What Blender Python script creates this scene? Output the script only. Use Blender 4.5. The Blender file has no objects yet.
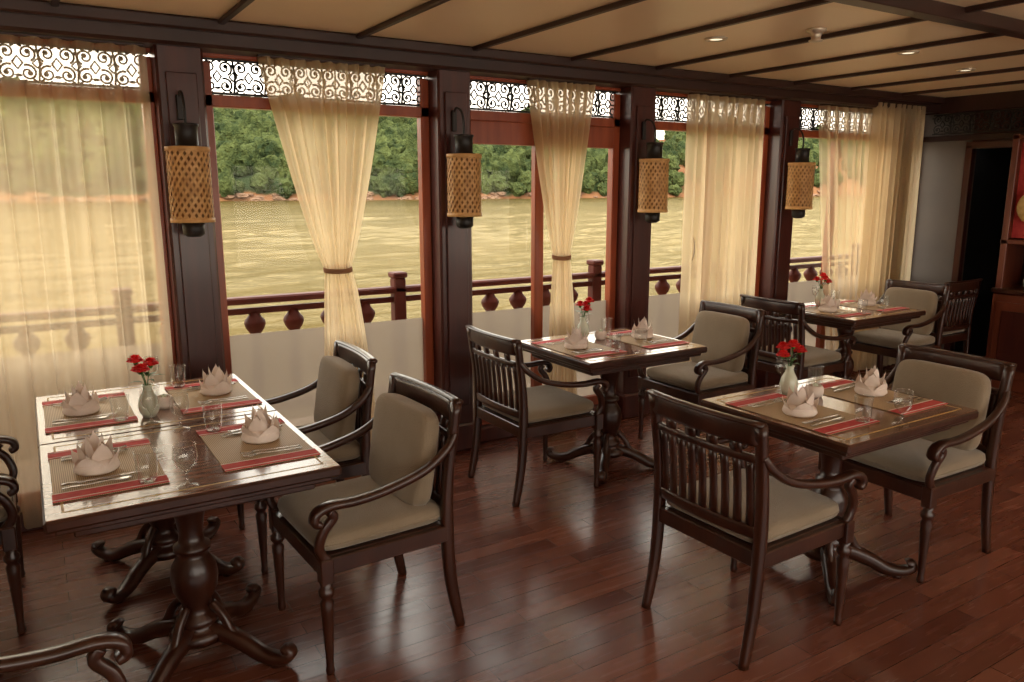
import bpy, bmesh, math, random
from mathutils import Vector, Matrix, noise
random.seed(7)
S = bpy.context.scene
COL = S.collection
PI = math.pi

# ------------------------------------------------------------------ materials
def new_mat(name):
    m = bpy.data.materials.new(name); m.use_nodes = True
    nt = m.node_tree
    b = nt.nodes.get('Principled BSDF')
    return m, nt, b

def N(nt, t, **kw):
    n = nt.nodes.new(t)
    for k, v in kw.items():
        if k in n.inputs: n.inputs[k].default_value = v
        else: setattr(n, k, v)
    return n

def c4(c): return (c[0], c[1], c[2], 1)

def simple(name, c1, c2=None, rough=0.5, scale=8, stretch=(1,1,1), bump=0.0, bscale=None, metallic=0.0, coat=0.0, spec=0.5, sheen=0.0):
    m, nt, b = new_mat(name)
    if c2 is None: c2 = tuple(x*0.8 for x in c1)
    tc = N(nt, 'ShaderNodeTexCoord'); mp = N(nt, 'ShaderNodeMapping')
    mp.inputs['Scale'].default_value = stretch
    nt.links.new(tc.outputs['Object'], mp.inputs['Vector'])
    nz = N(nt, 'ShaderNodeTexNoise', Scale=scale, Detail=5.0)
    nt.links.new(mp.outputs[0], nz.inputs['Vector'])
    r = N(nt, 'ShaderNodeValToRGB')
    r.color_ramp.elements[0].position = 0.32; r.color_ramp.elements[1].position = 0.68
    r.color_ramp.elements[0].color = c4(c1); r.color_ramp.elements[1].color = c4(c2)
    nt.links.new(nz.outputs['Fac'], r.inputs[0]); nt.links.new(r.outputs[0], b.inputs['Base Color'])
    b.inputs['Roughness'].default_value = rough
    b.inputs['Metallic'].default_value = metallic
    b.inputs['Coat Weight'].default_value = coat
    b.inputs['Coat Roughness'].default_value = 0.12
    b.inputs['Specular IOR Level'].default_value = spec
    b.inputs['Sheen Weight'].default_value = sheen
    if bump:
        nz2 = N(nt, 'ShaderNodeTexNoise', Scale=bscale or scale*4, Detail=3.0)
        nt.links.new(mp.outputs[0], nz2.inputs['Vector'])
        bp = N(nt, 'ShaderNodeBump', Strength=bump, Distance=0.01)
        nt.links.new(nz2.outputs['Fac'], bp.inputs['Height']); nt.links.new(bp.outputs[0], b.inputs['Normal'])
    return m

M = {}
M['wood'] = simple('dark_carved_wood', (.028,.007,.0035), (.058,.017,.008), rough=.3, scale=9, stretch=(1,1,.25), bump=.1, coat=.2)
M['postwood'] = simple('post_wood', (.050,.010,.007), (.078,.016,.010), rough=.34, scale=6, stretch=(3,3,.3), bump=.06, coat=.2)
M['frame'] = simple('window_frame_wood', (.24,.045,.015), (.36,.075,.025), rough=.3, scale=6, stretch=(3,3,.3))
M['rail'] = simple('railing_wood', (.085,.014,.008), (.115,.021,.012), rough=.55, scale=6, spec=.25)
M['beam'] = simple('beam_wood', (.028,.009,.006), (.042,.014,.009), rough=.4, scale=5)
M['black'] = simple('fretwork_black', (.008,.006,.005), (.015,.01,.008), rough=.5)
M['cushion'] = simple('cushion_fabric', (.255,.195,.130), (.31,.24,.165), rough=.95, scale=5, bump=.35, bscale=220, spec=.1, sheen=.3)
M['napkin'] = simple('napkin_linen', (.78,.66,.58), (.86,.75,.68), rough=.9, scale=20, bump=.2, bscale=150, spec=.1)
M['white'] = simple('porcelain', (.55,.60,.45), (.70,.72,.6), rough=.15, scale=12, coat=.5)
M['red'] = simple('red_cloth', (.50,.035,.04), (.62,.07,.06), rough=.8, scale=30, bump=.2, bscale=200)
M['petal'] = simple('red_petals', (.65,.008,.012), (.95,.03,.03), rough=.6, scale=60)
M['leaf'] = simple('green_leaf', (.03,.10,.015), (.06,.17,.03), rough=.5, scale=30)
M['steel'] = simple('cutlery_steel', (.55,.53,.5), (.6,.58,.55), rough=.2, metallic=1.0)
M['bamboo'] = simple('lantern_bamboo', (.55,.28,.09), (.75,.44,.17), rough=.55, scale=20)
M['bamboo2'] = simple('lantern_lining', (.36,.18,.06), (.44,.23,.09), rough=.7, scale=20)
M['grey'] = simple('grey_panel', (.15,.13,.115), (.18,.155,.135), rough=.6, scale=3)
M['cream'] = simple('cream_wall', (.38,.30,.22), (.42,.34,.25), rough=.6, scale=3)
M['cabwood'] = simple('cabinet_wood', (.12,.026,.012), (.18,.045,.02), rough=.35, scale=6, stretch=(3,3,.3))
M['ceil'] = simple('ceiling_panel', (.90,.67,.41), (.93,.72,.46), rough=.33, scale=1.2, spec=.6)
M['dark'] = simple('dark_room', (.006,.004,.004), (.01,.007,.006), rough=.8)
M['gold'] = simple('straw_gold', (.45,.28,.08), (.6,.4,.14), rough=.5, scale=30)
M['metal'] = simple('fixture_metal', (.6,.5,.38), (.65,.55,.42), rough=.35, metallic=.6)
M['deck'] = simple('deck_boards', (.55,.38,.22), (.63,.46,.29), rough=.6, scale=4, stretch=(1,6,1))
M['tie'] = simple('curtain_tie', (.25,.11,.05), (.32,.15,.07), rough=.8)

def mat_bamboo_mat():
    m, nt, b = new_mat('bamboo_placemat')
    tc = N(nt,'ShaderNodeTexCoord')
    w = N(nt,'ShaderNodeTexWave', Scale=55.0, Distortion=.3); w.bands_direction='X'
    nt.links.new(tc.outputs['Object'], w.inputs['Vector'])
    r = N(nt,'ShaderNodeValToRGB')
    r.color_ramp.elements[0].color=(.30,.19,.09,1); r.color_ramp.elements[1].color=(.60,.44,.26,1)
    nt.links.new(w.outputs['Fac'], r.inputs[0]); nt.links.new(r.outputs[0], b.inputs['Base Color'])
    b.inputs['Roughness'].default_value=.6
    return m
M['mat'] = mat_bamboo_mat()

def mat_floor():
    m, nt, b = new_mat('mahogany_planks')
    tc = N(nt,'ShaderNodeTexCoord')
    br = N(nt,'ShaderNodeTexBrick', Scale=1.0)
    br.offset = .37; br.offset_frequency = 2
    br.inputs['Color1'].default_value=(.0,.0,.0,1); br.inputs['Color2'].default_value=(1,1,1,1)
    br.inputs['Mortar'].default_value=(.5,.5,.5,1)
    br.inputs['Mortar Size'].default_value=.0016; br.inputs['Brick Width'].default_value=.75; br.inputs['Row Height'].default_value=.092
    br.inputs['Mortar Smooth'].default_value=.2
    nt.links.new(tc.outputs['Object'], br.inputs['Vector'])
    mp = N(nt,'ShaderNodeMapping'); mp.inputs['Scale'].default_value=(1.2,14,1)
    nt.links.new(tc.outputs['Object'], mp.inputs['Vector'])
    nz = N(nt,'ShaderNodeTexNoise', Scale=2.5, Detail=6.0)
    nt.links.new(mp.outputs[0], nz.inputs['Vector'])
    mx = N(nt,'ShaderNodeMath', operation='MULTIPLY_ADD'); mx.inputs[1].default_value=.62
    nt.links.new(br.outputs['Color'], mx.inputs[0])
    m2 = N(nt,'ShaderNodeMath', operation='MULTIPLY'); m2.inputs[1].default_value=.45
    nt.links.new(nz.outputs['Fac'], m2.inputs[0]); nt.links.new(m2.outputs[0], mx.inputs[2])
    r = N(nt,'ShaderNodeValToRGB')
    e=r.color_ramp.elements; e[0].position=.1; e[0].color=(.095,.026,.015,1); e[1].position=.95; e[1].color=(.225,.078,.045,1)
    nt.links.new(mx.outputs[0], r.inputs[0])
    mm = N(nt,'ShaderNodeMix', data_type='RGBA'); mm.inputs['B'].default_value=(.03,.008,.005,1)
    nt.links.new(br.outputs['Fac'], mm.inputs['Factor']); nt.links.new(r.outputs[0], mm.inputs['A'])
    nt.links.new(mm.outputs['Result'], b.inputs['Base Color'])
    rr = N(nt,'ShaderNodeMapRange'); rr.inputs['To Min'].default_value=.16; rr.inputs['To Max'].default_value=.36
    nt.links.new(nz.outputs['Fac'], rr.inputs['Value']); nt.links.new(rr.outputs[0], b.inputs['Roughness'])
    b.inputs['Coat Weight'].default_value=.2; b.inputs['Coat Roughness'].default_value=.16
    bp = N(nt,'ShaderNodeBump', Strength=.3, Distance=.002, invert=True)
    nt.links.new(br.outputs['Fac'], bp.inputs['Height']); nt.links.new(bp.outputs[0], b.inputs['Normal'])
    return m
M['floor'] = mat_floor()

def mat_tabletop():
    m, nt, b = new_mat('lacquered_tabletop')
    tc = N(nt,'ShaderNodeTexCoord'); mp = N(nt,'ShaderNodeMapping'); mp.inputs['Scale'].default_value=(2,16,1)
    nt.links.new(tc.outputs['Object'], mp.inputs['Vector'])
    nz = N(nt,'ShaderNodeTexNoise', Scale=3.0, Detail=6.0); nt.links.new(mp.outputs[0], nz.inputs['Vector'])
    r = N(nt,'ShaderNodeValToRGB'); e=r.color_ramp.elements
    e[0].position=.3; e[0].color=(.15,.07,.04,1); e[1].position=.7; e[1].color=(.26,.13,.08,1)
    nt.links.new(nz.outputs['Fac'], r.inputs[0]); nt.links.new(r.outputs[0], b.inputs['Base Color'])
    b.inputs['Roughness'].default_value=.2; b.inputs['Coat Weight'].default_value=.6; b.inputs['Coat Roughness'].default_value=.1
    return m
M['top'] = mat_tabletop()

def mat_sheer(name, col, transp, tint=(1,1,1), tl=.75):
    m, nt, b = new_mat(name)
    nt.nodes.remove(b); out = nt.nodes['Material Output']
    tc = N(nt,'ShaderNodeTexCoord')
    nz = N(nt,'ShaderNodeTexNoise', Scale=3.0); nt.links.new(tc.outputs['Object'], nz.inputs['Vector'])
    mr = N(nt,'ShaderNodeMapRange'); mr.inputs['To Min'].default_value=transp-.06; mr.inputs['To Max'].default_value=transp+.06
    nt.links.new(nz.outputs['Fac'], mr.inputs['Value'])
    d = N(nt,'ShaderNodeBsdfDiffuse', Color=c4(col)); t = N(nt,'ShaderNodeBsdfTranslucent', Color=c4(col))
    mx = N(nt,'ShaderNodeMixShader'); mx.inputs[0].default_value=tl
    nt.links.new(d.outputs[0], mx.inputs[1]); nt.links.new(t.outputs[0], mx.inputs[2])
    tr = N(nt,'ShaderNodeBsdfTransparent', Color=c4(tint))
    m2 = N(nt,'ShaderNodeMixShader'); nt.links.new(mr.outputs[0], m2.inputs[0])
    nt.links.new(mx.outputs[0], m2.inputs[1]); nt.links.new(tr.outputs[0], m2.inputs[2])
    nt.links.new(m2.outputs[0], out.inputs[0])
    return m
M['sheer'] = mat_sheer('sheer_curtain', (.88,.72,.50), .54, (1,.97,.90), tl=.8)
M['curtain'] = mat_sheer('gathered_curtain', (.82,.68,.46), .24, (1,.95,.85), tl=.8)
M['frost'] = mat_sheer('frosted_glass', (.38,.33,.27), .24)

def mat_glass(name, base, gain, tint=(1,1,1)):
    m, nt, b = new_mat(name); nt.nodes.remove(b); out = nt.nodes['Material Output']
    g = N(nt,'ShaderNodeBsdfGlossy', Roughness=.03); t = N(nt,'ShaderNodeBsdfTransparent', Color=c4(tint))
    lw = N(nt,'ShaderNodeLayerWeight', Blend=.5)
    pw = N(nt,'ShaderNodeMath', operation='POWER'); pw.inputs[1].default_value=4.0
    nt.links.new(lw.outputs['Facing'], pw.inputs[0])
    ma = N(nt,'ShaderNodeMath', operation='MULTIPLY_ADD'); ma.inputs[1].default_value=gain; ma.inputs[2].default_value=base
    nt.links.new(pw.outputs[0], ma.inputs[0])
    mx = N(nt,'ShaderNodeMixShader'); nt.links.new(ma.outputs[0], mx.inputs[0])
    nt.links.new(t.outputs[0], mx.inputs[1]); nt.links.new(g.outputs[0], mx.inputs[2]); nt.links.new(mx.outputs[0], out.inputs[0])
    return m
M['glass'] = mat_glass('window_glass', .006, .06, (.98,.99,.97))
M['tumbler'] = mat_glass('tumbler_glass', .14, .8, (.95,.96,.95))

def mat_river():
    m, nt, b = new_mat('muddy_river'); nt.nodes.remove(b); out=nt.nodes['Material Output']
    g = N(nt,'ShaderNodeNewGeometry')
    mp = N(nt,'ShaderNodeMapping'); mp.inputs['Scale'].default_value=(.5,1.0,1); mp.inputs['Rotation'].default_value=(0,0,.25)
    nt.links.new(g.outputs['Position'], mp.inputs['Vector'])
    n2 = N(nt,'ShaderNodeTexNoise', Scale=2.2, Detail=5.0, Roughness=.6, Distortion=.6); nt.links.new(mp.outputs[0], n2.inputs['Vector'])
    nz = N(nt,'ShaderNodeTexNoise', Scale=.03, Detail=8.0, Roughness=.6, Distortion=.8); nt.links.new(mp.outputs[0], nz.inputs['Vector'])
    r = N(nt,'ShaderNodeValToRGB'); e=r.color_ramp.elements
    e[0].position=.38; e[0].color=(.050,.036,.011,1); e[1].position=.64; e[1].color=(.080,.055,.018,1)
    nt.links.new(nz.outputs['Fac'], r.inputs[0])
    bp = N(nt,'ShaderNodeBump', Strength=.7, Distance=.12); nt.links.new(n2.outputs['Fac'], bp.inputs['Height'])
    d = N(nt,'ShaderNodeBsdfDiffuse'); nt.links.new(r.outputs[0], d.inputs['Color'])
    gl = N(nt,'ShaderNodeBsdfGlossy', Roughness=.12, Color=(.92,.80,.52,1)); nt.links.new(bp.outputs[0], gl.inputs['Normal'])
    fr = N(nt,'ShaderNodeFresnel', IOR=1.33); nt.links.new(bp.outputs[0], fr.inputs['Normal'])
    mu = N(nt,'ShaderNodeMath', operation='MULTIPLY'); mu.inputs[1].default_value=.50; nt.links.new(fr.outputs[0], mu.inputs[0])
    mx = N(nt,'ShaderNodeMixShader'); nt.links.new(mu.outputs[0], mx.inputs[0])
    nt.links.new(d.outputs[0],mx.inputs[1]); nt.links.new(gl.outputs[0],mx.inputs[2]); nt.links.new(mx.outputs[0],out.inputs[0])
    return m
M['river'] = mat_river()

def mat_trees():
    m, nt, b = new_mat('tree_foliage')
    g = N(nt,'ShaderNodeNewGeometry')
    nz = N(nt,'ShaderNodeTexNoise', Scale=.12, Detail=10.0, Roughness=.8); nt.links.new(g.outputs['Position'], nz.inputs['Vector'])
    r = N(nt,'ShaderNodeValToRGB'); e=r.color_ramp.elements
    e[0].position=.40; e[0].color=(.024,.038,.016,1); e[1].position=.60; e[1].color=(.105,.128,.044,1)
    nt.links.new(nz.outputs['Fac'], r.inputs[0]); nt.links.new(r.outputs[0], b.inputs['Base Color'])
    b.inputs['Roughness'].default_value=.9; b.inputs['Specular IOR Level'].default_value=.05
    n2 = N(nt,'ShaderNodeTexNoise', Scale=1.6, Detail=4.0); nt.links.new(g.outputs['Position'], n2.inputs['Vector'])
    bp = N(nt,'ShaderNodeBump', Strength=1.0, Distance=1.5); nt.links.new(n2.outputs['Fac'], bp.inputs['Height']); nt.links.new(bp.outputs[0], b.inputs['Normal'])
    return m
M['tree']=mat_trees()
def mat_hill():
    m, nt, b = new_mat('bank_earth')
    g = N(nt,'ShaderNodeNewGeometry')
    sx = N(nt,'ShaderNodeSeparateXYZ'); nt.links.new(g.outputs['Position'], sx.inputs[0])
    n2 = N(nt,'ShaderNodeTexNoise', Scale=.05, Detail=8.0, Roughness=.65); nt.links.new(g.outputs['Position'], n2.inputs['Vector'])
    a = N(nt,'ShaderNodeMath', operation='MULTIPLY_ADD'); a.inputs[1].default_value=-9.0
    nt.links.new(n2.outputs['Fac'], a.inputs[0]); nt.links.new(sx.outputs['Z'], a.inputs[2])
    lo = N(nt,'ShaderNodeMapRange'); lo.inputs['From Min'].default_value=-4.8; lo.inputs['From Max'].default_value=-3.8
    lo.inputs['To Min'].default_value=1; lo.inputs['To Max'].default_value=0
    nt.links.new(a.outputs[0], lo.inputs['Value'])
    rx = N(nt,'ShaderNodeMapRange'); rx.inputs['From Min'].default_value=222; rx.inputs['From Max'].default_value=238
    nt.links.new(sx.outputs['X'], rx.inputs['Value'])
    mxm = N(nt,'ShaderNodeMath', operation='MAXIMUM'); nt.links.new(rx.outputs[0], mxm.inputs[0]); nt.links.new(lo.outputs[0], mxm.inputs[1])
    r = N(nt,'ShaderNodeValToRGB'); e=r.color_ramp.elements
    e[0].position=.35; e[0].color=(.14,.062,.03,1); e[1].position=.65; e[1].color=(.24,.12,.06,1)
    nt.links.new(n2.outputs['Fac'], r.inputs[0])
    mm = N(nt,'ShaderNodeMix', data_type='RGBA'); mm.inputs['A'].default_value=(.03,.045,.018,1); nt.links.new(r.outputs[0], mm.inputs['B'])
    nt.links.new(mxm.outputs[0], mm.inputs['Factor'])
    nt.links.new(mm.outputs['Result'], b.inputs['Base Color'])
    b.inputs['Roughness'].default_value=.9; b.inputs['Specular IOR Level'].default_value=.05
    return m
M['hill'] = mat_hill()
M['rock'] = simple('shore_rock', (.15,.08,.045), (.22,.13,.08), rough=.9, scale=.5)
def mat_emit(name,c,s):
    m, nt, b = new_mat(name)
    b.inputs['Emission Color'].default_value=c4(c); b.inputs['Emission Strength'].default_value=s
    b.inputs['Base Color'].default_value=c4(c)
    return m
M['lampface'] = mat_emit('downlight_lens',(1,.85,.6),1.0)

# ------------------------------------------------------------------ mesh builder
class MB:
    def __init__(s): s.v=[]; s.f=[]; s.m=[]; s.sm=[]; s.mats=[]
    def mi(s, k):
        if k not in s.mats: s.mats.append(k)
        return s.mats.index(k)
    def add(s, vs, fs, mat, smooth=False):
        o=len(s.v); s.v += [tuple(v) for v in vs]; i=s.mi(mat)
        for f in fs: s.f.append([o+a for a in f]); s.m.append(i); s.sm.append(smooth)
    def box(s, c, d, mat, rot=None, bev=0.004):
        hx,hy,hz=[q/2 for q in d]; b=min(bev,hx*.45,hy*.45,hz*.45)
        if b<=0:
            b=0.0001
        vs=[];idx={}
        for sx in(-1,1):
            for sy in(-1,1):
                for sz in(-1,1):
                    for ax in range(3):
                        p=[sx*(hx-b),sy*(hy-b),sz*(hz-b)]
                        p[ax]=(sx*hx,sy*hy,sz*hz)[ax]
                        idx[(sx,sy,sz,ax)]=len(vs); vs.append(Vector(p))
        fs=[]
        for ax in range(3):
            o=[a for a in range(3) if a!=ax]
            for sg in(-1,1):
                q=[]
                for (a,bb) in((-1,-1),(1,-1),(1,1),(-1,1)):
                    k=[0,0,0]; k[ax]=sg;k[o[0]]=a;k[o[1]]=bb; q.append(idx[(k[0],k[1],k[2],ax)])
                fs.append(q)
        for ax in range(3):
            o=[a for a in range(3) if a!=ax]
            for a in(-1,1):
                for bb in(-1,1):
                    k0=[0,0,0];k1=[0,0,0];k0[ax]=-1;k1[ax]=1
                    for k in(k0,k1): k[o[0]]=a;k[o[1]]=bb
                    fs.append([idx[(*k0,o[0])],idx[(*k1,o[0])],idx[(*k1,o[1])],idx[(*k0,o[1])]])
        for sx in(-1,1):
            for sy in(-1,1):
                for sz in(-1,1): fs.append([idx[(sx,sy,sz,0)],idx[(sx,sy,sz,1)],idx[(sx,sy,sz,2)]])
        out=[]
        for f in fs:
            cc=sum((vs[i] for i in f),Vector())/len(f); n=(vs[f[1]]-vs[f[0]]).cross(vs[f[2]]-vs[f[0]])
            out.append(f if n.dot(cc)>0 else f[::-1])
        if rot is not None: vs=[rot@v for v in vs]
        C=Vector(c); s.add([v+C for v in vs],out,mat)
    def lathe(s, prof, c, mat, n=20, xf=None, smooth=True, cap=True):
        C=Vector(c); vs=[];fs=[]
        for (r,z) in prof:
            for i in range(n):
                a=2*PI*i/n; p=Vector((r*math.cos(a),r*math.sin(a),z))
                if xf is not None: p=xf@p
                vs.append(C+p)
        for j in range(len(prof)-1):
            for i in range(n):
                k=(i+1)%n; fs.append([j*n+i,j*n+k,(j+1)*n+k,(j+1)*n+i])
        if cap:
            if prof[0][0]>1e-4: fs.append([i for i in range(n)][::-1])
            if prof[-1][0]>1e-4: fs.append([(len(prof)-1)*n+i for i in range(n)])
        s.add(vs,fs,mat,smooth)
    def tube(s, path, w, h, ref, mat, n=8, e=.6, smooth=True):
        P=[Vector(p) for p in path]; L=len(P); ref=Vector(ref).normalized(); vs=[];fs=[]
        W=w if isinstance(w,(list,tuple)) else [w]*L; H=h if isinstance(h,(list,tuple)) else [h]*L
        for i in range(L):
            t=(P[min(i+1,L-1)]-P[max(i-1,0)])
            if t.length<1e-9: t=Vector((0,0,1))
            t.normalize(); sd=ref-t*ref.dot(t)
            if sd.length<1e-4: sd=t.orthogonal()
            sd.normalize(); up=t.cross(sd)
            for j in range(n):
                a=2*PI*(j+.5)/n; ca,sa=math.cos(a),math.sin(a)
                x=math.copysign(abs(ca)**e,ca);y=math.copysign(abs(sa)**e,sa)
                vs.append(P[i]+sd*x*W[i]/2+up*y*H[i]/2)
        for i in range(L-1):
            for j in range(n):
                k=(j+1)%n; fs.append([i*n+j,i*n+k,(i+1)*n+k,(i+1)*n+j])
        fs.append(list(range(n))[::-1]); fs.append([(L-1)*n+j for j in range(n)])
        s.add(vs,fs,mat,smooth)
    def sup(s, c, d, mat, e1=.35, e2=.5, rot=None, nu=28, nv=14):
        C=Vector(c); vs=[];fs=[]
        def p(v,e): return math.copysign(abs(v)**e,v)
        for j in range(nv+1):
            ph=-PI/2+PI*j/nv
            for i in range(nu):
                th=2*PI*i/nu
                q=Vector((d[0]/2*p(math.cos(ph),e2)*p(math.cos(th),e1), d[1]/2*p(math.cos(ph),e2)*p(math.sin(th),e1), d[2]/2*p(math.sin(ph),e2)))
                if rot is not None: q=rot@q
                vs.append(C+q)
        for j in range(nv):
            for i in range(nu):
                k=(i+1)%nu; fs.append([j*nu+i,j*nu+k,(j+1)*nu+k,(j+1)*nu+i])
        s.add(vs,fs,mat,True)
    def mesh(s, name):
        me=bpy.data.meshes.new(name); me.from_pydata(s.v,[],s.f)
        for k in s.mats: me.materials.append(M[k])
        me.polygons.foreach_set('material_index', s.m); me.polygons.foreach_set('use_smooth', s.sm)
        me.update(); return me
    def obj(s, name, loc=(0,0,0), rz=0, parent=None):
        return place(s.mesh(name), name, loc, rz, parent)

def place(me, name, loc=(0,0,0), rz=0, parent=None):
    o=bpy.data.objects.new(name, me); COL.objects.link(o); o.location=loc; o.rotation_euler=(0,0,rz)
    if parent: o.parent=parent
    return o
def empty(name, loc=(0,0,0)):
    o=bpy.data.objects.new(name,None); COL.objects.link(o); o.location=loc; return o

def smooth_path(pts, k=6):
    P=[Vector(p) for p in pts]; out=[]
    for i in range(len(P)-1):
        p0=P[max(i-1,0)];p1=P[i];p2=P[i+1];p3=P[min(i+2,len(P)-1)]
        for j in range(k):
            t=j/k
            out.append(.5*((2*p1)+(-p0+p2)*t+(2*p0-5*p1+4*p2-p3)*t*t+(-p0+3*p1-3*p2+p3)*t**3))
    out.append(P[-1]); return out

# ------------------------------------------------------------------ room dims
WY=4.30; X0=-2.6; X1=7.2; Y0=-1.9; CZ=2.45
POSTS=[-2.27,-.78,.72,2.22,3.68,5.20,6.72]; PH=.11

b=MB(); b.box(((X0+X1)/2,(Y0+WY+.15)/2,-.05),(X1-X0+.4,WY+.15-Y0+.2,.1),'floor'); b.obj('floor')
b=MB(); b.box(((X0+X1)/2,(Y0+WY+.15)/2,CZ+.05),(X1-X0+.4,WY+.15-Y0+.6,.1),'ceil')
b.obj('ceiling')
b=MB()
x=.91-.7*5
while x<X1:
    b.box((x+.0,(Y0+WY-.1)/2,CZ-.012),(.032,WY-.1-Y0,.024),'beam'); x+=.70
b.box(((X0+X1)/2,2.12,CZ-.03),(X1-X0,.085,.06),'beam')
b.box(((X0+X1)/2,-.6,CZ-.03),(X1-X0,.085,.06),'beam')
b.obj('trim_1')

b=MB()
for p in POSTS:
    b.box((p,WY,CZ/2),(PH*2,.20,CZ),'postwood',bev=.012)
    b.box((p,WY-.105,1.25),(PH*1.3,.02,1.9),'postwood',bev=.008)
    b.box((p,WY-.01,.09),(PH*2+.03,.23,.18),'postwood',bev=.012)
b.box(((X0+X1)/2,WY-.03,CZ-.065),(X1-X0,.24,.13),'beam',bev=.015)
b.box(((X0+X1)/2,WY-.16,CZ-.03),(X1-X0,.05,.06),'beam',bev=.01)
b.box(((X0+X1)/2,WY+.03,.05),(X1-X0,.14,.10),'postwood',bev=.008)
b.obj('wall_left')

def spiral(b, cx, cz, r, a0, d, y, turns=1.35, th=.014, n=20):
    pts=[]
    for i in range(n+1):
        t=i/n; a=a0+d*turns*2*PI*t; rr=r*(1-.78*t)
        pts.append((cx+rr*math.cos(a),y,cz+rr*math.sin(a)))
    b.tube(pts,.012,[th*(1-.3*i/n) for i in range(n+1)],(0,1,0),'black',n=4,e=1)
    b.lathe([(0,-.006),(th*.9,0),(0,.006)],pts[-1],'black',n=6,xf=Matrix.Rotation(PI/2,3,'X'))
def fret(b, x0, x1, z0, z1, y):
    H=z1-z0; n=max(1,round((x1-x0)/(H*.95))); w=(x1-x0)/n; zc=(z0+z1)/2
    for i in range(n):
        cx=x0+w*(i+.5)
        for sx in(-1,1):
            for sz in(-1,1):
                d=sx*sz
                spiral(b,cx+sx*w*.25,zc+sz*H*.25,min(w,H)*.235,PI/2+ (PI if sz>0 else 0)+.4*sx,d,y)
                for (la,ll) in((.3,.034),(1.25,.030),(-.6,.028)):
                    a=la*sx if sz>0 else -la*sx
                    bx0=cx+sx*w*.25; bz=zc+sz*H*.25
                    ux,uz=math.sin(a),math.cos(a)*sz
                    r0=min(w,H)*.20
                    b.tube([(bx0+ux*r0,y,bz+uz*r0),(bx0+ux*(r0+ll*.5),y,bz+uz*(r0+ll*.3)),(bx0+ux*(r0+ll),y,bz+uz*(r0+ll*.2))],.010,[.012,.018,.002],(0,1,0),'black',n=4,e=1)
        k=min(w,H)*.13
        b.tube([(cx-k,y,zc),(cx,y,zc+k*1.4),(cx+k,y,zc),(cx,y,zc-k*1.4),(cx-k,y,zc)],.012,.013,(0,1,0),'black',n=4,e=1)
        b.tube([(cx-w/2,y,z0),(cx-w/2+w*.06,y,zc),(cx-w/2,y,z1)],.012,.013,(0,1,0),'black',n=4,e=1)
        b.tube([(cx-w/2,y,zc-H*.12),(cx-w/2+.02,y,zc),(cx-w/2,y,zc+H*.12),(cx-w/2-.02,y,zc),(cx-w/2,y,zc-H*.12)],.012,.012,(0,1,0),'black',n=4,e=1)
    for z in(z0+.004,z1-.004): b.box(((x0+x1)/2,y,z),(x1-x0,.014,.012),'black',bev=.001)

WIN=[(POSTS[i]+PH,POSTS[i+1]-PH) for i in range(len(POSTS)-1)]+[(POSTS[-1]+PH,X1)]
FY=WY+.05
for i,(a,c) in enumerate(WIN):
    e=empty('window_%d'%(i+1))
    door = i==3
    f=MB(); fw=.055
    f.box(((a+c)/2,FY,2.09),(c-a,.06,.06),'frame')
    f.box(((a+c)/2,FY,2.315),(c-a,.06,.03),'frame')
    if door: f.box(((a+c)/2,FY,1.99),(c-a,.05,.14),'frame')
    f.box(((a+c)/2,FY,.13),(c-a,.06,.07),'frame')
    for xx in(a+fw/2,c-fw/2): f.box((xx,FY,1.18),(fw,.06,2.2),'frame')
    if i in(3,4,5):
        xm=(a+c)/2+ (-.05 if i==3 else .0)
        f.box((xm,FY-.01,1.1),(.07,.05,1.9),'frame')
    if i in (4,):
        f.tube(smooth_path([(a+.45,FY-.05,1.10),(a+.45,FY-.10,1.12),(a+.45,FY-.115,1.2),(a+.45,FY-.10,1.28),(a+.45,FY-.05,1.30)]),.015,.015,(1,0,0),'metal')
    f.obj('frame',parent=e)
    g=MB(); g.box(((a+c)/2,FY+.012,1.46),(c-a-.02,.006,1.2),'glass',bev=.001); g.obj('glass',parent=e)
    g=MB(); g.box(((a+c)/2,FY+.012,.5),(c-a-.02,.006,.71),'frost',bev=.001); g.obj('frosted_panel',parent=e)
    g=MB(); fret(g,a+.01,c-.01,2.125,2.30,FY-.01); g.obj('fretwork',parent=e)

b=MB()
b.box(((X0+X1)/2,Y0,.30),(X1-X0,.12,.6),'postwood'); b.box(((X0+X1)/2,Y0,CZ-.26),(X1-X0,.14,.52),'beam')  # unseen side; sill and header shaped to steer outside light up to the ceiling
for p in POSTS: b.box((p,Y0,CZ/2),(PH*2,.18,CZ),'postwood',bev=.01)
b.obj('wall_right')
b=MB(); b.box((X0-.05,(Y0+WY)/2,CZ/2),(.1,WY-Y0+.2,CZ),'cream'); b.obj('wall_rear')

DY0,DY1,DZ=3.38,3.86,2.02
b=MB()
b.box((X1+.05,(DY1+WY+.1)/2,CZ/2),(.1,WY+.1-DY1,CZ),'grey')
b.box((X1+.05,(Y0+DY0)/2,CZ/2),(.1,DY0-Y0,CZ),'cream')
b.box((X1+.05,(DY0+DY1)/2,(CZ+DZ)/2),(.1,DY1-DY0,CZ-DZ),'postwood')
b.box((X1-.01,(2.0+WY)/2,CZ-.07),(.06,WY-2.0,.14),'beam')
b.box((X1-.01,(2.0+WY)/2,2.09),(.04,WY-2.0,.05),'beam')
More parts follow.
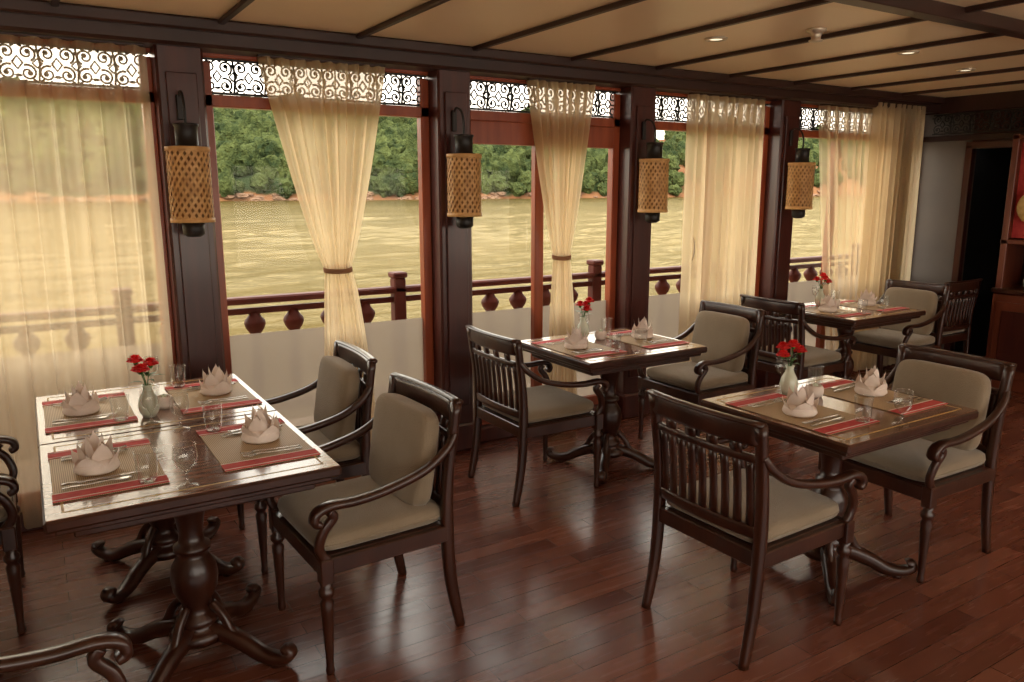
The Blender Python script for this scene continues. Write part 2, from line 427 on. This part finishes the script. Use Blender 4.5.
# dark corridor beyond the doorway
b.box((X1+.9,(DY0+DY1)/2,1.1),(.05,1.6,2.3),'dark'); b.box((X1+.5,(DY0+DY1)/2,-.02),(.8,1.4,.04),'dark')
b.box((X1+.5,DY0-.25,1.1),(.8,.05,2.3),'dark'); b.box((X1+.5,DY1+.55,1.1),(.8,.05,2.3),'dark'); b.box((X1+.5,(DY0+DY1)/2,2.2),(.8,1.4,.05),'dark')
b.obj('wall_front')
b=MB()
for yy in(DY0,DY1): b.box((X1-.01,yy,DZ/2),(.06,.06,DZ),'postwood')
b.box((X1-.01,(DY0+DY1)/2,DZ),(.06,DY1-DY0+.06,.06),'postwood')
b.obj('door_1')
t=MB(); fret(t,0,1.7,2.125,2.30,0)
o=t.obj('trim_2',(X1-.045,2.5,0),PI/2)

b=MB()
cy0,cy1=2.45,3.33; cx=6.97
b.box((cx,(cy0+cy1)/2,.40),(.38,cy1-cy0,.80),'cabwood',bev=.01)
b.box((cx-.01,(cy0+cy1)/2,.82),(.40,cy1-cy0+.02,.04),'wood',bev=.01)
for k in range(2):
    yy=cy1-.23-k*.44
    b.box((cx-.195,yy,.42),(.02,.38,.62),'cabwood',bev=.008); b.box((cx-.21,yy,.42),(.02,.26,.48),'postwood',bev=.008)
    b.lathe([(0,0),(.014,.005),(.014,.02),(0,.03)],(cx-.215,yy-.15,.45),'metal',n=10,xf=Matrix.Rotation(-PI/2,3,'Y'))
for yy in(cy1-.03,(cy0+cy1)/2,cy0+.03): b.box((cx,yy,1.45),(.34,.05,1.25),'cabwood')
b.box((cx+.15,(cy0+cy1)/2,1.45),(.03,cy1-cy0,1.25),'wood')
for z in(1.22,2.05): b.box((cx,(cy0+cy1)/2,z),(.34,cy1-cy0,.035),'cabwood')
cab=b.obj('display_cabinet')
b=MB()
for (yy,z,w,h) in((3.12,1.63,.34,.76),(2.70,1.63,.30,.76)):
    b.box((cx-.10,yy,z),(.02,w,h),'red',bev=.004)
    b.box((cx-.113,yy,z+.24),(.012,w*.55,h*.12),'gold',bev=.003); b.box((cx-.113,yy,z-.22),(.012,w*.55,h*.06),'gold',bev=.003)
b.obj('red_textile_display',parent=cab)
b=MB()
b.lathe([(0,0),(.05,.01),(.10,.035),(.13,.05),(.125,.058),(.06,.03),(0,.02)],(cx-.13,3.10,1.50),'gold',n=24,xf=Matrix.Rotation(-PI/2,3,'Y')); b.obj('woven_basket',parent=cab)
for yy,z in((3.12,.84),(2.9,.84)):
    b=MB(); b.lathe([(.03,0),(.045,.03),(.05,.07),(.03,.11),(.02,.13),(.028,.15),(0,.15)],(0,0,0),'white',n=16); b.obj('ceramic_jar',(cx-.05,yy,z),parent=cab)

# ------------------------------------------------------------------ ceiling fixtures
DL=[(3.3,3.2),(5.6,3.1),(4.6,2.9),(1.2,1.2),(3.4,.6),(5.4,1.0),(0,.2),(2.3,-.6)]
for (x,y) in DL:
    b=MB(); b.lathe([(.0,-.004),(.038,-.004),(.04,-.010),(.058,-.010),(.062,0),(0,0)],(0,0,0),'metal',n=24)
    b.lathe([(0,-.006),(.036,-.006)],(0,0,0),'lampface',n=20)
    b.obj('ceiling_downlight',(x,y,CZ))
b=MB(); b.lathe([(.05,0),(.05,-.012),(.03,-.02),(.022,-.05),(.035,-.055),(.035,-.06),(0,-.062)],(0,0,0),'metal',n=20); b.obj('smoke_detector',(3.55,2.75,CZ))

# ------------------------------------------------------------------ lanterns
def lantern():
    b=MB(); R=.096; HH=.168
    b.lathe([(R-.012,-HH),(R-.012,HH)],(0,0,0),'bamboo2',n=24)
    ns=20
    for k in range(ns):
        for d in(-1,1):
            pts=[]
            for i in range(15):
                t=i/14; a=2*PI*k/ns+d*t*2.2
                rr=R+(.003 if d>0 else -.001)
                pts.append((rr*math.cos(a),rr*math.sin(a),-HH+2*HH*t))
            vs=[];fs=[]
            for i,p in enumerate(pts):
                a=math.atan2(p[1],p[0]); tx,ty=-math.sin(a),math.cos(a)
                for q in(-1,1): vs.append((p[0]+tx*q*.0075,p[1]+ty*q*.0075,p[2]))
            for i in range(14): fs.append([2*i,2*i+1,2*i+3,2*i+2])
            b.add(vs,fs,'bamboo')
    for z in(-HH,HH):
        b.lathe([(R-.014,z-.010),(R+.006,z-.010),(R+.006,z+.010),(R-.014,z+.010)],(0,0,0),'bamboo',n=28)
    b.lathe([(0,.172),(.065,.172),(.065,.182),(.052,.185),(.052,.27),(.058,.275),(.058,.285),(0,.29)],(0,0,0),'black',n=20)
    b.lathe([(0,-.25),(.03,-.248),(.050,-.235),(.052,-.18),(.0,-.172)],(0,0,0),'black',n=20)
    b.tube(smooth_path([(0,0,.28),(0,0,.36),(0,.03,.42),(0,.09,.44),(0,.12,.40)]),.012,.012,(1,0,0),'black')
    b.box((0,.115,.37),(.03,.02,.12),'black')
    return b.mesh('wicker_wall_lantern')
lm=lantern()
for p in POSTS[1:6]:
    place(lm,'wicker_wall_lantern',(p-.02,WY-.115-.125,1.665))

# ------------------------------------------------------------------ curtains
def curtain(name, fx0, fx1, y, z0, z1, mat, folds=9, amp=.035, tie=None, nx=150, nz=44):
    b=MB(); vs=[];fs=[]
    for j in range(nz+1):
        t=j/nz; z=z1+(z0-z1)*t
        a=fx0(z); c=fx1(z); w=c-a; w0=fx1(z1)-fx0(z1)
        am=amp*min(1.3,max(.35,w/w0*1.1))
        for i in range(nx+1):
            s=i/nx
            ph=s*folds*2*PI+.9*math.sin(s*7+1.3)+.25*math.sin(t*3+s*9)
            yy=y+am*math.sin(ph)+am*.35*math.sin(ph*2.3+t*2)
            xx=a+w*s+ .012*math.sin(ph*1.0+1.2)*min(1,w/.5)
            vs.append((xx,yy,z))
    for j in range(nz):
        for i in range(nx):
            q=j*(nx+1)+i; fs.append([q,q+1,q+nx+2,q+nx+1])
    b.add(vs,fs,mat,True)
    if tie:
        tx,tz,tw=tie
        ring=[(tx+tw*math.cos(2*PI*k/24),y+(tw*.55)*math.sin(2*PI*k/24),tz+.01*math.sin(2*PI*k/24)) for k in range(25)]
        b.tube(ring,.028,.008,(0,0,1),'tie',n=8)
    b.box(((fx0(z1)+fx1(z1))/2,y,z1+.006),(fx1(z1)-fx0(z1),.03,.014),'beam')
    return b.obj(name)
def lerp(a,b,t): return a+(b-a)*t
def tied(xt0,xt1,xc,wt,zt,xb0,xb1,z1=2.31,z0=.03):
    def g(side):
        top=(xt0,xt1)[side]; mid=xc+(-wt,wt)[side]; bot=(xb0,xb1)[side]
        def f(z):
            if z>zt:
                t=(z-zt)/(z1-zt); return lerp(mid,top,t**.8)
            t=(zt-z)/(zt-z0); return lerp(mid,bot,min(1,t*1.0)**.6)
        return f
    return g(0),g(1)
f0,f1=tied(1.10,1.80,1.48,.07,1.20,1.36,1.70)
curtain('tied_curtain',f0,f1,WY-.06,.03,2.31,'curtain',folds=9,tie=(1.48,1.20,.08))
f0,f1=tied(2.76,3.28,3.03,.06,1.20,2.92,3.18)
curtain('tied_curtain',f0,f1,WY-.06,.03,2.31,'curtain',folds=8,tie=(3.03,1.20,.07))
curtain('sheer_curtain',lambda z:-.64,lambda z:.57,WY-.06,.03,2.31,'sheer',folds=11,amp=.03)
curtain('sheer_curtain',lambda z:4.14,lambda z:4.92,WY-.06,.03,2.31,'curtain',folds=9,amp=.03)
f0=lambda z: lerp(5.95,5.60,max(0,(z-.2)/2.1)**.8) if z>.2 else 5.95
curtain('sheer_curtain',f0,lambda z:6.55,WY-.06,.03,2.31,'sheer',folds=9,amp=.03)
curtain('sheer_curtain',lambda z:6.20,lambda z:6.93,WY-.14,.03,2.36,'curtain',folds=9,amp=.025)

# ------------------------------------------------------------------ chair
def chair(back_cushion):
    b=MB(); hw=.255; BT=-.288; ZT=.885
    for s in(-1,1):
        p=smooth_path([(-.295,s*hw*.96,0),(-.258,s*hw*.95,.20),(-.245,s*hw*.95,.42),(-.252,s*hw*.96,.62),(BT,s*hw*.98,ZT)],5)
        L=len(p); b.tube(p,[.030+.012*min(1,i/L*2) for i in range(L)],[.034+.012*math.sin(PI*min(1,i/L*1.3)) for i in range(L)],(0,1,0),'wood',n=8,e=.5)
        x=.235; y=s*hw
        b.lathe([(.0,0),(.013,0),(.016,.012),(.013,.03),(.014,.06),(.022,.24),(.024,.27),(.017,.285),(.027,.30),(.027,.315),(.018,.325),(.024,.345),(.0,.35)],(x,y,0),'wood',n=14)
        b.box((x,y,.385),(.046,.046,.09),'wood')
        sp=smooth_path([(x-.005,y,.42),(x+.02,y+s*.004,.47),(x+.005,y+s*.012,.53),(x-.03,y+s*.016,.575),(x-.015,y+s*.018,.60)],5)
        b.tube(sp,.030,[.04,.038]+[.032]*(len(sp)-2),(0,1,0),'wood',n=8,e=.55)
        ya=y+s*.018
        ap=smooth_path([(-.275,s*hw,.775),(-.235,s*(hw+.012),.725),(-.14,ya,.665),(.0,ya,.628),(.12,ya,.615),(.215,ya,.618),(.262,ya,.603),(.272,ya,.575),(.252,ya,.561)],6)
        L=len(ap); b.tube(ap,[.032+.018*min(1,max(0,(i/L-.2)*2)) for i in range(L)],[.03]*(L-4)+[.03,.028,.026,.022],(0,1,0),'wood',n=8,e=.6)
        b.box((-.005,s*(hw-.005),.395),(.47,.026,.06),'wood')
    b.box((.24,0,.395),(.028,2*hw-.03,.062),'wood'); b.box((-.248,0,.395),(.028,2*hw-.03,.062),'wood')
    b.box((-.005,0,.418),(.46,2*hw-.03,.016),'wood')
    def bx(z):
        if z<.62: return lerp(-.245,-.252,(z-.42)/.2)
        return lerp(-.252,BT,(z-.62)/(ZT-.62))
    def rail(z,h,th,bow=.022):
        pts=[(bx(z)-bow*(1-(q/6-1)**2),-hw+.01+(2*hw-.02)*q/12,z) for q in range(13)]
        b.tube(pts,h,th,(0,0,1),'wood',n=8,e=.4)
    rail(.848,.080,.026); rail(.760,.028,.022); rail(.49,.045,.024)
    b.tube([(bx(.89)-.022*(1-(q/6-1)**2)-.003,-hw-.01+(2*hw+.02)*q/12,.888) for q in range(13)],.018,.036,(0,0,1),'wood',n=8,e=.7)
    ns=9
    for k in range(ns):
        y=-hw+ (2*hw)*(k+1)/(ns+1); q=1-((y)/hw)**2
        p=[(bx(z)-.022*q,y,z) for z in(.50,.58,.66,.71,.76)]
        b.tube(p,[.034,.031,.030,.031,.034],.014,(0,1,0),'wood',n=6,e=.5)
    for k in range(4):
        y=-hw+2*hw*(k+1)/5; q=1-(y/hw)**2
        b.tube([(bx(.76)-.022*q,y,.76),(bx(.82)-.022*q,y,.82)],.05,.014,(0,1,0),'wood',n=6)
    b.sup((.0,0,.462),(.50,2*hw-.03,.088),'cushion',e1=.22,e2=.55,nu=40)
    b.tube([(.246*math.copysign(abs(math.cos(a))**.22,math.cos(a)),(hw-.016)*math.copysign(abs(math.sin(a))**.22,math.sin(a)),.458) for a in [2*PI*k/48 for k in range(49)]],.008,.008,(0,0,1),'cushion',n=6)
    if back_cushion:
        R=Matrix.Rotation(math.radians(-9),3,'Y')
        b.sup((-.190,0,.665),(.105,2*hw-.075,.37),'cushion',e1=.55,e2=.32,rot=R,nu=36,nv=20)
    return b.mesh('dining_chair')
chA=chair(True); chB=chair(False)
CH=[(.965,2.65,PI+.05,1),(.985,3.48,PI-.04,1),(2.35,3.51,0,0),(3.60,3.52,PI,1),(2.265,1.90,.03,0),(3.33,1.92,PI-.02,1),
    (4.66,3.60,.0,0),(5.85,3.60,PI,1),(6.60,3.77,PI/2,0),(-.40,3.50,0,1),(-.47,2.72,0,1),(-.17,1.62,0,1)]
for (x,y,r,c) in CH: place(chA if c else chB,'dining_chair',(x,y,0),r)

# ------------------------------------------------------------------ tables
def table(LX,LY):
    b=MB()
    b.box((0,0,.732),(LX,LY,.036),'wood',bev=.008)
    b.box((0,0,.705),(LX-.05,LY-.05,.022),'wood',bev=.005)
    b.box((0,0,.680),(LX-.14,LY-.14,.04),'wood',bev=.005)
    b.box((0,0,.7505),(LX-.012,LY-.012,.003),'top',bev=.001)
    i=.05
    for s in(-1,1):
        b.box((0,s*(LY/2-i),.7522),(LX-2*i,.007,.0012),'gold',bev=.0003); b.box((s*(LX/2-i),0,.7522),(.007,LY-2*i,.0012),'gold',bev=.0003)
    prof=[(.0,.075),(.095,.075),(.10,.10),(.085,.115),(.062,.125),(.072,.14),(.072,.155),(.050,.17),(.045,.19),(.052,.215),(.074,.26),(.080,.31),(.074,.35),(.054,.385),(.046,.40),(.062,.41),(.062,.425),(.044,.435),(.040,.47),(.048,.53),(.062,.58),(.068,.61),(.056,.625),(.078,.635),(.078,.65),(.10,.665),(.0,.67)]
    b.lathe(prof,(0,0,0),'wood',n=24)
    for k in range(4):
        a=PI/4+k*PI/2; ca,sa=math.cos(a),math.sin(a)
        pr=[(.03,.10),(.10,.098),(.18,.07),(.25,.035),(.30,.028),(.34,.035),(.362,.055),(.352,.072),(.335,.066)]
        p=smooth_path([(r*ca,r*sa,z) for r,z in pr],5); L=len(p)
        b.tube(p,[.062-.014*i/L for i in range(L)],[.07*(1-.55*min(1,i/L*1.25)) for i in range(L)],(-sa,ca,0),'wood',n=8,e=.6)
        b.lathe([(0,0),(.022,0),(.024,.012),(.015,.022),(0,.022)],(.30*ca,.30*sa,0),'wood',n=12)
        c2=smooth_path([(.06*ca,.06*sa,.21),(.10*ca,.10*sa,.17),(.13*ca,.13*sa,.115),(.17*ca,.17*sa,.085)],4)
        b.tube(c2,.03,.03,(-sa,ca,0),'wood',n=8)
    return b.mesh('dining_table')
tmA=table(.85,.765); tmB=table(.86,.73)
TZ=.7522
TABLES=[(.385,2.745,tmA),(.385,3.512,tmA),(2.84,1.965,tmB),(2.86,3.50,tmB),(5.24,3.60,tmB)]
for (x,y,m) in TABLES: place(m,'dining_table',(x,y,0))

# ------------------------------------------------------------------ table-ware
def placemat():
    b=MB(); b.box((0,0,.0015),(.31,.50,.003),'mat',bev=.001)
    for s in(-1,1):
        b.box((0,s*.215,.0038),(.315,.075,.0016),'red',bev=.0004)
        b.box((0,s*.183,.0048),(.315,.006,.001),'napkin',bev=.0002)
        b.box((0,s*.240,.0048),(.315,.004,.001),'napkin',bev=.0002)
    return b.mesh('placemat')
def napkin():
    b=MB()
    b.lathe([(0,0),(.060,0),(.068,.010),(.062,.030),(.045,.045),(0,.05)],(0,0,0),'napkin',n=20)
    def petal(a,r0,lean,h,w,z0=.006):
        vs=[];fs=[]; n=8; m=6
        for j in range(n+1):
            t=j/n
            ww=w*(1-t)**.75*(1+.5*t)
            for i in range(m+1):
                s=i/m*2-1
                rad=r0+lean*t**1.4-.35*w*(abs(s)**2)*(1-t)
                lat=ww*s
                z=z0+h*t-.012*abs(s)*t
                vs.append((rad*math.cos(a)-lat*math.sin(a),rad*math.sin(a)+lat*math.cos(a),z))
        for j in range(n):
            for i in range(m):
                q=j*(m+1)+i; fs.append([q,q+1,q+m+2,q+m+1])
        b.add(vs,fs,'napkin',True)
    for k in range(4): petal(k*PI/2,.055,.018,.070,.050)
    for k in range(4): petal(k*PI/2+.78,.045,.008,.105,.045)
    for k in range(3): petal(k*2*PI/3+.9,.022,.004,.125,.036)
    return b.mesh('folded_napkin')
def tumbler():
    b=MB(); b.lathe([(0,.001),(.027,.001),(.031,.045),(.035,.098)],(0,0,0),'tumbler',n=24,cap=False)
    b.tube([(.035*math.cos(2*PI*k/24),.035*math.sin(2*PI*k/24),.098) for k in range(25)],.0022,.0022,(0,0,1),'tumbler',n=5)
    b.lathe([(0,.0),(.026,.0),(.026,.008),(0,.008)],(0,0,0),'tumbler',n=20,cap=False); return b.mesh('drinking_glass')
def goblet():
    b=MB(); b.lathe([(.032,.001),(.030,.004),(.006,.010),(.0045,.04),(.008,.05),(.028,.068),(.036,.095),(.033,.135)],(0,0,0),'tumbler',n=24,cap=False)
    b.tube([(.033*math.cos(2*PI*k/24),.033*math.sin(2*PI*k/24),.135) for k in range(25)],.0022,.0022,(0,0,1),'tumbler',n=5); return b.mesh('wine_glass')
def fork():
    b=MB()
    p=[(-.10,0,.003),(-.05,0,.003),(0,0,.005),(.045,0,.009),(.06,0,.006)]
    b.tube(p,[.012,.009,.006,.012,.022],.0028,(0,1,0),'steel',n=6)
    for k in range(4): b.tube([(.058,-.009+.006*k,.006),(.08,-.009+.006*k,.004),(.10,-.008+.0055*k,.008)],.003,.002,(0,1,0),'steel',n=5)
    return b.mesh('dinner_fork')
def knife():
    b=MB(); b.tube([(-.11,0,.004),(-.06,0,.004),(-.01,0,.004),(.0,.001,.003),(.06,.002,.003),(.10,.004,.003),(.115,.006,.003)],[.013,.012,.010,.017,.020,.016,.003],[.006,.006,.005,.0025,.002,.002,.001],(0,1,0),'steel',n=6); return b.mesh('dinner_knife')
def spoon():
    b=MB(); b.tube([(-.10,0,.003),(-.04,0,.003),(.03,0,.005),(.05,0,.004),(.065,0,.003),(.08,0,.003),(.092,0,.005)],[.012,.008,.006,.016,.028,.026,.006],.0035,(0,1,0),'steel',n=8); return b.mesh('spoon')
def pot():
    b=MB(); b.lathe([(0,0),(.028,0),(.036,.015),(.037,.035),(.030,.048),(.026,.05),(.028,.035),(0,.03)],(0,0,0),'napkin',n=18)
    b.lathe([(0,.03),(.012,.032),(.012,.055),(0,.06)],(0,0,0),'white',n=10); return b.mesh('condiment_pot')
def vase():
    b=MB(); b.lathe([(0,0),(.026,0),(.036,.02),(.040,.045),(.034,.075),(.020,.10),(.016,.115),(.021,.13),(.017,.13),(.012,.112),(0,.10)],(0,0,0),'white',n=22)
    rnd=random.Random(3)
    for (dx,dy,h) in((-.035,.01,.205),(.03,-.015,.215),(.005,.035,.235),(.045,.03,.19)):
        b.tube(smooth_path([(0,0,.10),(dx*.3,dy*.3,.15),(dx,dy,h)],5),.0035,.0035,(1,0,0),'leaf',n=5)
        for ring,(rr,hh,n) in enumerate(((.030,.0,9),(.024,.010,8),(.016,.018,6),(.008,.024,4))):
            for k in range(n):
                a=2*PI*k/n+ring*.4
                vs=[];fs=[]
                for j in range(4):
                    t=j/3
                    for i in range(5):
                        s=i/4*2-1
                        r=rr*t; lat=s*(.004+.011*t); ruf=.003*math.sin(s*7+k)*t
                        z=h-.008+hh*t+.012*t*(1-t)+ruf
                        vs.append((dx+r*math.cos(a)-lat*math.sin(a),dy+r*math.sin(a)+lat*math.cos(a),z))
                for j in range(3):
                    for i in range(4):
                        q=j*5+i; fs.append([q,q+1,q+6,q+5])
                b.add(vs,fs,'petal',True)
        b.sup((dx,dy,h-.004),(.03,.03,.028),'petal',e1=1,e2=1,nu=10,nv=6)
        b.lathe([(.004,-.026),(.009,-.018),(.011,-.006),(0,0)],(dx,dy,h),'leaf',n=8)
    for k in range(7):
        a=k*.95; l=.045+.02*rnd.random(); z=.135+.05*rnd.random()
        vs=[];fs=[]
        for j in range(6):
            t=j/5; w=.010*math.sin(PI*min(.98,t+.06))
            for s in(-1,1):
                r=.008+l*t; vs.append((r*math.cos(a)-s*w*math.sin(a),r*math.sin(a)+s*w*math.cos(a),z+.035*t-.03*t*t))
        for j in range(5): fs.append([2*j,2*j+1,2*j+3,2*j+2])
        b.add(vs,fs,'leaf',True)
    return b.mesh('flower_vase')
pm,nm,tm_,gm,fm,km,sm,pt,vm=placemat(),napkin(),tumbler(),goblet(),fork(),knife(),spoon(),pot(),vase()
TT=TZ+.0008
rr=random.Random(11)
for ti,(x,y,m) in enumerate(TABLES):
    for s in(-1,1):
        cx=x+s*.240
        rz=PI if s>0 else 0
        place(pm,'placemat',(cx,y,TT),rz)
        zt=TT+.0053
        place(nm,'folded_napkin',(cx+s*.025,y+.02*s,zt),rr.random()*6)
        # forks at the diner's left, knife and spoon at the right
        place(fm,'dinner_fork',(cx+s*.02,y-s*.130,zt+.001),rz+rr.uniform(-.06,.06))
        place(fm,'dinner_fork',(cx+s*.02,y-s*.160,zt+.001),rz+rr.uniform(-.06,.06))
        place(km,'dinner_knife',(cx+s*.02,y+s*.125,zt+.001),rz+rr.uniform(-.04,.04))
        place(sm,'spoon',(cx+s*.03,y+s*.158,zt+.001),rz+rr.uniform(-.03,.03))
        place(tm_,'drinking_glass',(cx-s*.10,y+s*.215,zt))
        place(gm,'wine_glass',(x+s*.042,y+s*.315,TT))
    if ti!=0:
        fy = .22 if ti!=1 else -.20
        place(vm,'flower_vase',(x-.035,y+fy,TT),ti*1.3)
        place(pt,'condiment_pot',(x+.035,y+fy-.085 if ti!=1 else y-.10,TT),0)

# ------------------------------------------------------------------ outside
b=MB(); b.box((3,WY+.15+.55,-.06),(16,1.0,.1),'deck'); b.obj('outer_deck')
b=MB(); RY=5.15
b.box((3,RY,.935),(16,.09,.045),'rail',bev=.01); b.box((3,RY,.865),(16,.035,.04),'rail'); b.box((3,RY,.20),(16,.05,.06),'rail')
x=-4.9
prof=[(.022,.22),(.022,.27),(.034,.285),(.020,.31),(.024,.34),(.042,.42),(.046,.48),(.036,.54),(.020,.60),(.018,.64),(.034,.655),(.020,.67),(.026,.70),(.060,.75),(.070,.78),(.066,.80),(.040,.83),(.028,.86)]
k=0
while x<10.9:
    if k%7==0: b.box((x,RY,.505),(.09,.09,1.03),'rail',bev=.01); b.box((x,RY,1.04),(.11,.11,.04),'rail',bev=.012)
    else: b.lathe(prof,(x,RY,0),'rail',n=12)
    x+=.255; k+=1
b.obj('deck_railing')

# river: choppy real surface, finer close to the boat, over a flat far sheet
b=MB()
b.add([(-900,5.5,-2.45),(1500,5.5,-2.45),(1500,420,-2.45),(-900,420,-2.45)],[[0,1,2,3]],'river')
vs=[];fs=[]; J=430; I=430
for j in range(J+1):
    Y=5.5*(47.0)**(j/J); xa=-.55*Y-8; xb=2.3*Y+14
    for i in range(I+1):
        X=xa+(xb-xa)*i/I
        q=X*.9+Y*.35; p=Y-.3*X
        a1=noise.noise(Vector((q*.22,p*.55,0)))*.20
        a2=noise.noise(Vector((q*.55,p*1.2,7)))*.10
        a3=noise.noise(Vector((q*.06,p*.14,3)))*.30
        g=1-.75*min(1,Y/220)
        cur=.55+.9*abs(noise.noise(Vector((X*.02,Y*.05,9))))*1.6
        vs.append((X,Y,-2+(a1+a2)*g*cur+a3*.6))
for j in range(J):
    for i in range(I):
        q=j*(I+1)+i; fs.append([q,q+1,q+I+2,q+I+1])
b.add(vs,fs,'river',True)
b.obj('river')
def bank(X,t):
    Y=235+130*t+10*noise.noise(Vector((X*.01,1.7,0)))
    z=-3+5*min(1,t*10)+(24+9*noise.noise(Vector((X*.012,t*1.2,3.1))))*max(0,(t-.03))**.75*1.25
    return Y,z
vs=[];fs=[]; nx=360; ny=50
for j in range(ny+1):
    t=(j/ny)**1.3
    for i in range(nx+1):
        X=-160+ (900)*i/nx
        Y,z=bank(X,t)
        z+=2.2*noise.noise(Vector((X*.1,Y*.1,5)))*min(1,t*20)
        vs.append((X,Y,z))
for j in range(ny):
    for i in range(nx):
        q=j*(nx+1)+i; fs.append([q,q+1,q+nx+2,q+nx+1])
b=MB(); b.add(vs,fs,'hill',True); hb=b.obj('forested_riverbank')
rt=random.Random(5)
variants=[]
for k in range(7):
    bm=bmesh.new(); bmesh.ops.create_icosphere(bm,subdivisions=3,radius=1)
    for v in bm.verts:
        d=v.co.normalized(); q=1+.38*noise.noise(d*2.1+Vector((k*7,0,0)))+.30*noise.noise(d*5+Vector((k*3,9,0)))
        v.co=d*q
    bm.verts.ensure_lookup_table()
    variants.append(([v.co.copy() for v in bm.verts],[[v.index for v in f.verts] for f in bm.faces])); bm.free()
def crown(V,F,X,Y,z,r,h):
    vv,ff=rt.choice(variants); o=len(V); a=rt.random()*6.28; ca,sa=math.cos(a),math.sin(a)
    for p in vv: V.append((X+r*(p.x*ca-p.y*sa),Y+r*(p.x*sa+p.y*ca),z+h*p.z))
    for f in ff: F.append((o+f[0],o+f[1],o+f[2]))
V=[];F=[]
for row in range(22):
    t=.05+.95*(row/22)**1.15
    X=-40
    while X<480:
        sp=rt.uniform(3.2,6.5); X+=sp
        if X>232 and rt.random()>(.12 if t<.5 else .45): continue
        tt=t+rt.uniform(-.018,.018); Y,z=bank(X,tt)
        r=rt.uniform(2.4,4.6)*(.75 if row<2 else 1)
        if rt.random()<.05: r*=1.35
        h=r*rt.uniform(.8,1.6)
        crown(V,F,X,Y,z+h*.7,r,h)
me=bpy.data.meshes.new('tree_crowns'); me.from_pydata(V,[],F); me.materials.append(M['tree']); me.update()
place(me,'tree_crowns',parent=hb)
V=[];F=[]
for k in range(200):
    X=rt.uniform(-30,420); Y,z=bank(X,rt.uniform(.012,.04)); r=rt.uniform(.4,1.3)
    crown(V,F,X,Y,z,r*1.5,r*.7)
me=bpy.data.meshes.new('shore_rocks'); me.from_pydata(V,[],F); me.materials.append(M['rock']); me.update()
place(me,'shore_rocks',parent=hb)

# ------------------------------------------------------------------ light
w=bpy.data.worlds.new('overcast_sky'); S.world=w; w.use_nodes=True
nt=w.node_tree; bg=nt.nodes['Background']
tc=N(nt,'ShaderNodeTexCoord'); sp=N(nt,'ShaderNodeSeparateXYZ'); nt.links.new(tc.outputs['Generated'],sp.inputs[0])
r=N(nt,'ShaderNodeValToRGB'); e=r.color_ramp.elements
e[0].position=.0; e[0].color=(1.0,.88,.72,1); e[1].position=.6; e[1].color=(.96,.92,.88,1)
nt.links.new(sp.outputs['Z'],r.inputs[0]); nt.links.new(r.outputs[0],bg.inputs[0]); bg.inputs[1].default_value=4.3
sun=bpy.data.lights.new('sun','SUN'); sun.energy=3.5; sun.angle=.25; sun.color=(1,.88,.70)
so=bpy.data.objects.new('sun',sun); COL.objects.link(so); so.rotation_euler=Vector((.75,.55,-1.0)).to_track_quat('-Z','Y').to_euler(); so.location=(0,-5,20)
for (x,y) in DL:
    l=bpy.data.lights.new('downlight_spot','SPOT'); l.energy=7; l.color=(1,.80,.56); l.spot_size=2.5; l.spot_blend=1; l.shadow_soft_size=.06
    o=bpy.data.objects.new('downlight_spot',l); COL.objects.link(o); o.location=(x,y,CZ-.03)

# ------------------------------------------------------------------ camera
cam=bpy.data.cameras.new('camera'); co=bpy.data.objects.new('camera',cam); COL.objects.link(co)
cam.sensor_width=36; cam.lens=776/1024*36; cam.clip_end=3000; cam.clip_start=.02
p=math.radians(11.15); yaw=math.radians(31.9)
co.location=(0,0,1.65)
d=Vector((math.sin(yaw)*math.cos(p),math.cos(yaw)*math.cos(p),-math.sin(p)))
co.rotation_euler=d.to_track_quat('-Z','Y').to_euler()
S.camera=co
S.view_settings.view_transform='Standard'
S.view_settings.look='None'
S.view_settings.exposure=0.0
